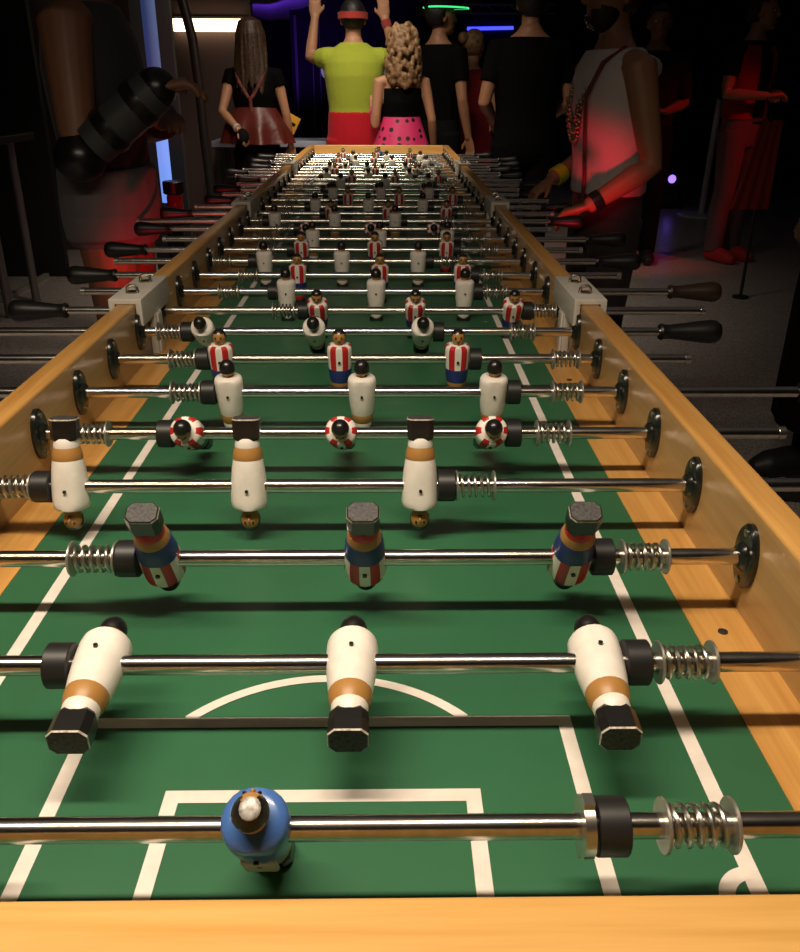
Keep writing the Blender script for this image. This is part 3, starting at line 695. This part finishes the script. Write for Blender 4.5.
# ------------------------------------------------------------------ room
def struct(name, lo, hi, m):
    mb = MB(); c = [(a+b)/2 for a, b in zip(lo, hi)]
    mb.box([a-q for a, q in zip(lo, c)], [a-q for a, q in zip(hi, c)])
    o = mb.build(name, m, smooth=False, loc=c); o['kind'] = 'structure'; return o
fl = mat('floor_speckled', (.56,.50,.46), .30, var=.75, vscale=190, bump=.15, bscale=60)
wl = mat('wall_dark', (.020,.020,.022), .8); wb = mat('wall_black', (.007,.007,.009), .85); wg = mat('wall_grey', (.50,.45,.39), .8, var=.1, vscale=3)
wr = mat('wall_rose', (.085,.05,.045), .7)
struct('floor', (-4.2,-2.2,-.1), (5.2,13.2,0), fl)
struct('ceiling', (-4.2,-2.2,3.4), (5.2,13.2,3.5), wb)
struct('wall_back', (-4.2,13.0,0), (5.2,13.2,3.4), wb)
struct('wall_left', (-4.2,-2.2,0), (-4.0,13.0,3.4), wl)
struct('wall_right', (5.0,-2.2,0), (5.2,13.0,3.4), wb)
struct('wall_front', (-4.0,-2.2,0), (5.0,-2.0,3.4), wl)
struct('wall_back_left', (-3.2,7.0,0), (-.93,7.12,2.6), wr)
struct('trim_1', (-2.30,5.2,0), (-2.27,5.95,.03), mat('trim_pale', (.34,.32,.29), .6))

# warm light box on the partition
LB = empty('wall_light', (-1.2,6.985,1.59), 'long white glowing light box on the wall behind the red skirt', 'lamp')
mb = MB(); mb.box((-.28,-.05,-.040), (.235,.0,.040)); mb.build('diffuser', mat('light_box_glow', (.9,.85,.7), .5, emit=(1,.80,.50), estr=4), LB, bevel=.004)
mb = MB(); mb.box((-.30,-.012,.040), (.25,.012,.055)); mb.build('housing', M['legm'], LB)

# blue light tube left, behind the player
GB = mat('blue_glow', (.2,.3,.6), .4, emit=(.20,.36,1.0), estr=.85); GB2 = mat('blue_glow_dim', (.2,.3,.6), .4, emit=(.20,.30,1.0), estr=.10)
BT = empty('light_tube', (-.965,4.15,0), 'upright blue light tube behind the left player', 'lamp')
mb = MB(); mb.lathe([(.72,.027),(1.06,.027)], 16); mb.build('tube', GB, BT); mb = MB(); mb.lathe([(1.06,.030),(1.85,.030)], 16); mb.build('upper_glow', GB2, BT)  # dim upper glow stands in for a blue-lit panel
mb = MB(); mb.lathe([(0,.10),(.015,.10),(.02,.03),(.70,.018)], 20); mb.build('stand', M['legm'], BT)
mb = MB(); mb.box((-.05,.10,-0), (.13,.14,2.2)); tag(mb.build('standing_panel', wl, loc=(-1.05,4.25,0)), 'dark upright panel beside the blue light tube', 'panel')
# curved dark frame
mb = MB(); mb.tube([(-.40,0,2.05),(-.17,0,1.86),(-.06,0,1.65),(-.02,0,1.45),(-.005,0,1.2),(.0,0,.9),(.02,0,.5),(.03,0,0)], [.028]*8, 12, flat=.7, up=(0,1,0))
tag(mb.build('curved_stand', mat('stand_black', (.012,.011,.010), .4), loc=(-1.06,5.6,0)), 'tall black curved stand in front of the light box', 'stand')

# black partition, pale wall, bar table on the left
tag(struct('wall_side_left', (-3.6,7.6,0), (-1.6,7.7,2.6), wg), None)
mb = MB(); mb.box((-.75,-.03,0), (.75,.03,2.3)); tag(mb.build('black_partition', mat('partition_black', (.006,.006,.007), .7), loc=(-2.90,6.0,0), bevel=.004), 'tall black partition at the left edge of the picture', 'partition')
BTb = empty('bar_table', (-2.40,5.05,0), 'dark high table with grey metal legs at the left edge', 'table')
mb = MB(); mb.box((-.70,-.28,.92), (.42,.28,.96)); mb.build('table_top', mat('bar_top_black', (.012,.011,.011), .4), BTb, bevel=.004)
gl = mat('leg_grey', (.22,.19,.18), .4, .4)
for dx in (-.62, .30):
    for dy in (-.2, .2):
        mb = MB(); mb.lathe([(0,.028),(.01,.024),(.92,.024)], 14, org=(dx,dy,0)); mb.build('leg', gl, BTb)
# drink on a low stand, behind the left handles
DS = empty('side_stand', (-.875,3.9,0), 'low black stand left of the table holding a red drink', 'stand')
mb = MB(); mb.lathe([(.67,.12),(.695,.12),(.70,.11)], 28); mb.build('top', M['legm'], DS)
mb = MB(); mb.lathe([(0,.14),(.015,.14),(.03,.03),(.67,.025)], 20); mb.build('post', M['legm'], DS)
DR = empty('drink_bottle', (-.875,3.9,.70), 'small bottle of red drink with black top left of the table', 'bottle')
mb = MB(); mb.lathe([(.002,.030),(.01,.034),(.075,.034),(.085,.030)], 20); mb.build('bottle', mat('red_drink', (.55,.02,.04), .1, coat=.6), DR)
mb = MB(); mb.lathe([(.085,.040),(.09,.046),(.135,.046),(.14,.040)], 20); mb.build('lid', mat('lid_black', (.008,.008,.008), .4), DR)

# pale table behind the far end, yellow packet in the hand
PT = empty('trestle_table', (-.78,6.74,0), 'pale blue-white table behind the far left corner of the football table', 'table')
mb = MB(); mb.box((-.42,-.20,.80), (.60,.20,.84)); mb.build('table_top', mat('table_pale', (.42,.46,.60), .35), PT, bevel=.004)
for dx in (-.38, .55):
    for dy in (-.18, .18):
        mb = MB(); mb.box((dx-.018,dy-.018,0), (dx+.018,dy+.018,.80)); mb.build('leg', M['legm'], PT)
mb = MB(); mb.box((-.045,-.006,-.055), (.045,.006,.055)); mb.box((-.025,-.0075,-.01), (.03,-.006,.012), 1)
o = mb.build('yellow_packet', [mat('packet_yellow', (.70,.36,.02), .5), M['blk']], loc=(-.595,6.13,1.035+.0), bevel=.002); o.rotation_euler = (0, R(28), R(8)); o.location = (-.585,6.12,.975)
tag(o, 'yellow packet held beside the red skirt', 'packet')

# door frame, round lamps, truss and coloured glow at the back
DF = struct('door_1', (-1.05,11.0,0), (.55,11.06,2.3), wb)
gm = mat('frame_grey', (.10,.10,.105), .6)
for x, w in ((-.99,.03),(-.80,.012),(-.72,.012)):
    mb = MB(); mb.box((x-w/2-(-.25),-.06,-1.0), (x+w/2-(-.25),-.035,.75)); mb.build('door_post', gm, DF)
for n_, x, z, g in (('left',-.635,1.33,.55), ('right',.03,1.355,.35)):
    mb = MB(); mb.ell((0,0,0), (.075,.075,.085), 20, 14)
    tag(mb.build('round_lamp', mat('globe_'+n_, (g,g,g*.97), .5, emit=(.8,.85,.8), estr=.22*g), loc=(x, 10.92, z)), f'faintly glowing round white globe {n_} of the neon shirt', 'lamp')  # faint glow put into the globe's colour, not a lit lamp
TR = empty('truss', (0,12.4,2.02), 'long grey metal truss high at the back', 'truss')
for dy, dz in ((0,0),(0,.10)):
    mb = MB(); mb.tube([(-1.4,dy,dz),(2.2,dy,dz)], .022, 10); mb.build('chord', mat('truss_metal', (.35,.37,.42), .35, .9), TR)
mb = MB()
for k in range(24): x = -1.4+k*.15; mb.tube([(x,0,0 if k % 2 else .10),(x+.15,0,.10 if k % 2 else 0)], .010, 8)
mb.build('bracing', bpy.data.materials['truss_metal'], TR)
for x in (-1.2, 2.0):
    mb = MB(); mb.tube([(x,0,.10),(x,0,1.38)], .008, 8); mb.build('hanger', M['legm'], TR)
mb = MB(); mb.tube([(-.32,0,0),(.30,0,.012)], .022, 10); tag(mb.build('neon_tube', mat('neon_blue', (.05,.05,.5), .4, emit=(.05,.06,1), estr=2.2), loc=(1.45,12.979,1.87)), 'blue neon tube glowing above the bun', 'lamp')
mb = MB(); mb.tube([(-.30,0,0),(.32,0,0)], .016, 10); tag(mb.build('strip_light', mat('strip_white', (.8,.8,.8), .4, emit=(.95,.95,1), estr=1.5), loc=(-.76,12.985,1.88)), 'thin white strip light left of the neon shirt', 'lamp')
# draped canopy at the ceiling, lit purple
mb = MB(); rs = []
for k in range(9):
    y = 9.0+k*.42
    rs.append([(-2.0+1.25*i/24, y, 1.93+.010*sin(i*.9+k)+ .10*(abs(i-12)/12)**2) for i in range(25)])
vs = [p for r in rs for p in r]; mb.add(vs, [(a*25+b, a*25+b+1, (a+1)*25+b+1, (a+1)*25+b) for a in range(8) for b in range(24)])
o = mb.build('ceiling_drape', cloth('drape_fabric', (.35,.33,.42), .8, .3, 5)); sd = o.modifiers.new('thickness', 'SOLIDIFY'); sd.thickness = .01
tag(o, 'fabric drape under the ceiling lit blue and purple', 'drape')
# cocktail table and stage light on the right
CT = empty('cocktail_table', (3.24,9.0,0), 'slim high table with round base between the two men on the right', 'table')
mb = MB(); mb.lathe([(0,.24),(.012,.24),(.02,.22),(.024,.03)], 36); mb.build('base', mat('base_pale', (.75,.72,.70), .3, 0), CT)
mb = MB(); mb.tube([(0,0,.02),(.02,0,1.08)], .030, 14); mb.build('pole', mat('pole_grey', (.75,.70,.64), .5, 0), CT)
mb = MB(); mb.lathe([(1.08,.10),(1.09,.15),(1.12,.15)], 28, org=(.02,0,0)); mb.build('top', mat('cocktail_top', (.02,.02,.02), .15), CT)
SL = empty('stage_light', (3.06,9.6,0), 'floor spotlight with violet lens beside the slim high table', 'spotlight')
mb = MB(); mb.lathe([(-.09,.06),(-.08,.095),(.09,.105),(.09,.09)], 24, axis='y', org=(0,0,.30)); mb.build('housing', M['legm'], SL)
mb = MB(); mb.lathe([(-.098,.038),(-.09,.042)], 24, axis='y', org=(0,0,.30)); mb.build('lens', mat('violet_lens', (.2,.1,.6), .2, emit=(.22,.12,1), estr=2.6), SL)
mb = MB(); mb.box((-.14,-.03,0), (-.115,.03,.33)); mb.box((.115,-.03,0), (.14,.03,.33)); mb.box((-.14,-.12,0), (.14,.12,.02)); mb.build('yoke', M['legm'], SL)
# red cloth hanging from a chair back, seen next to the black figure
CH = empty('coat_stand', (2.27,5.35,0), 'slim black stand holding a red cloth beside the black figure', 'stand')
mb = MB(); mb.lathe([(0,.05),(.012,.05),(.02,.010),(1.06,.009),(1.07,.006)], 20); mb.build('post', M['legm'], CH)
mb = MB(); mb.tube([(-.10,0,1.02),(.10,0,1.02)], .008, 10); mb.build('cross_bar', M['legm'], CH)
mb = MB(); n = 28; rs = []
for y, z, w, x in ((.020,.62,.085,-.02),(.018,.85,.075,0),(.012,1.015,.06,0.01),(.0,1.033,.06,.01),(-.012,1.015,.06,.01),(-.020,.80,.085,-.02),(-.024,.54,.115,-.05)):
    rs.append([(x-w+2*w*i/n, y-.012*sin(i*.75)*(.8 if z < .9 else .0)*(1 if y < 0 else -.6), z) for i in range(n+1)])
mb.add([p for r in rs for p in r], [(a*(n+1)+b, a*(n+1)+b+1, (a+1)*(n+1)+b+1, (a+1)*(n+1)+b) for a in range(6) for b in range(n)])
o = mb.build('red_cloth', cloth('red_orange_cloth', (.42,.045,.02)), loc=(2.27,5.35,0)); sd = o.modifiers.new('thickness', 'SOLIDIFY'); sd.thickness = .005; sd.offset = 0
tag(o, 'red-orange cloth hanging beside the black figure at the right', 'cloth')

# ------------------------------------------------------------------ light
def area(name, loc, aim, sx, sy, e, col, spread=180):
    l = bpy.data.lights.new(name, 'AREA'); l.shape = 'RECTANGLE'; l.size = sx; l.size_y = sy; l.energy = e; l.color = col; l.spread = R(spread)
    o = bpy.data.objects.new(name, l); COL.objects.link(o); o.location = loc
    o.rotation_euler = (Vector(aim)-Vector(loc)).to_track_quat('-Z', 'Y').to_euler(); return o
def spot(name, loc, aim, e, col, ang, blend=.5, r=.05):
    l = bpy.data.lights.new(name, 'SPOT'); l.energy = e; l.color = col; l.spot_size = R(ang); l.spot_blend = blend; l.shadow_soft_size = r
    o = bpy.data.objects.new(name, l); COL.objects.link(o); o.location = loc
    o.rotation_euler = (Vector(aim)-Vector(loc)).to_track_quat('-Z', 'Y').to_euler(); return o
WARM = (1, .83, .63)
area('lamp_over_near_table', (-.25,.40,2.02), (-.25,.41,0), 1.15, .08, 20.5, WARM, 160)
area('lamp_over_far_table', (-.22,4.0,2.45), (-.2,4.85,.86), .75, .25, 12, (1,.84,.66), 92)
area('bystander_fill', (-.25,5.2,2.75), (-.1,6.2,1.15), .5, .3, 4.6, (1,.86,.70), 80)  # fill light added to brighten the people behind the table
spot('red_spot_left', (-.47,1.95,.47), (-.61,2.62,.75), 28, (1,.015,.03), 36, .9)
spot('red_spot_right', (.48,2.10,.62), (.700,2.83,.915), 22, (1,.015,.05), 22, .8)
spot('red_spot_back', (4.4,4.2,2.6), (2.46,6.0,.95), 120, (1,.03,.02), 23, .6)
spot('blue_spot_drape', (-1.05,9.7,1.25), (-1.05,10.7,1.95), 22, (.22,.05,1), 100)
spot('wall_fill', (-2.3,6.9,2.5), (-2.2,7.6,1.55), 7, (1,.86,.68), 75)  # added fill that lifts the pale wall out of the dark
w = bpy.data.worlds.new('World'); sc.world = w; w.use_nodes = True
w.node_tree.nodes['Background'].inputs[0].default_value = (.9,.85,.9,1); w.node_tree.nodes['Background'].inputs[1].default_value = .0
area('room_glow', (1.0,3.5,3.3), (1.0,3.5,0), 5, 7, 3.5, (1,.86,.80))

# ------------------------------------------------------------------ camera
r = Vector((.99987, -.01415, .0039)); f = Vector((.01435, .90799, -.41875)); 
f.normalize(); r = (r - f*r.dot(f)).normalized(); u = r.cross(f)
cd = bpy.data.cameras.new('camera'); co = bpy.data.objects.new('camera', cd); COL.objects.link(co)
co.matrix_world = Matrix(((r.x,u.x,-f.x,.0464),(r.y,u.y,-f.y,0),(r.z,u.z,-f.z,ZP+.4363),(0,0,0,1)))
cd.sensor_fit = 'VERTICAL'; cd.sensor_height = 24; cd.lens = 858.1/952*24; cd.clip_start = .02
sc.camera = co
sc.view_settings.view_transform = 'Standard'; sc.view_settings.look = 'None'; sc.view_settings.gamma = 1; sc.view_settings.exposure = 0; sc.view_settings.use_curve_mapping = False
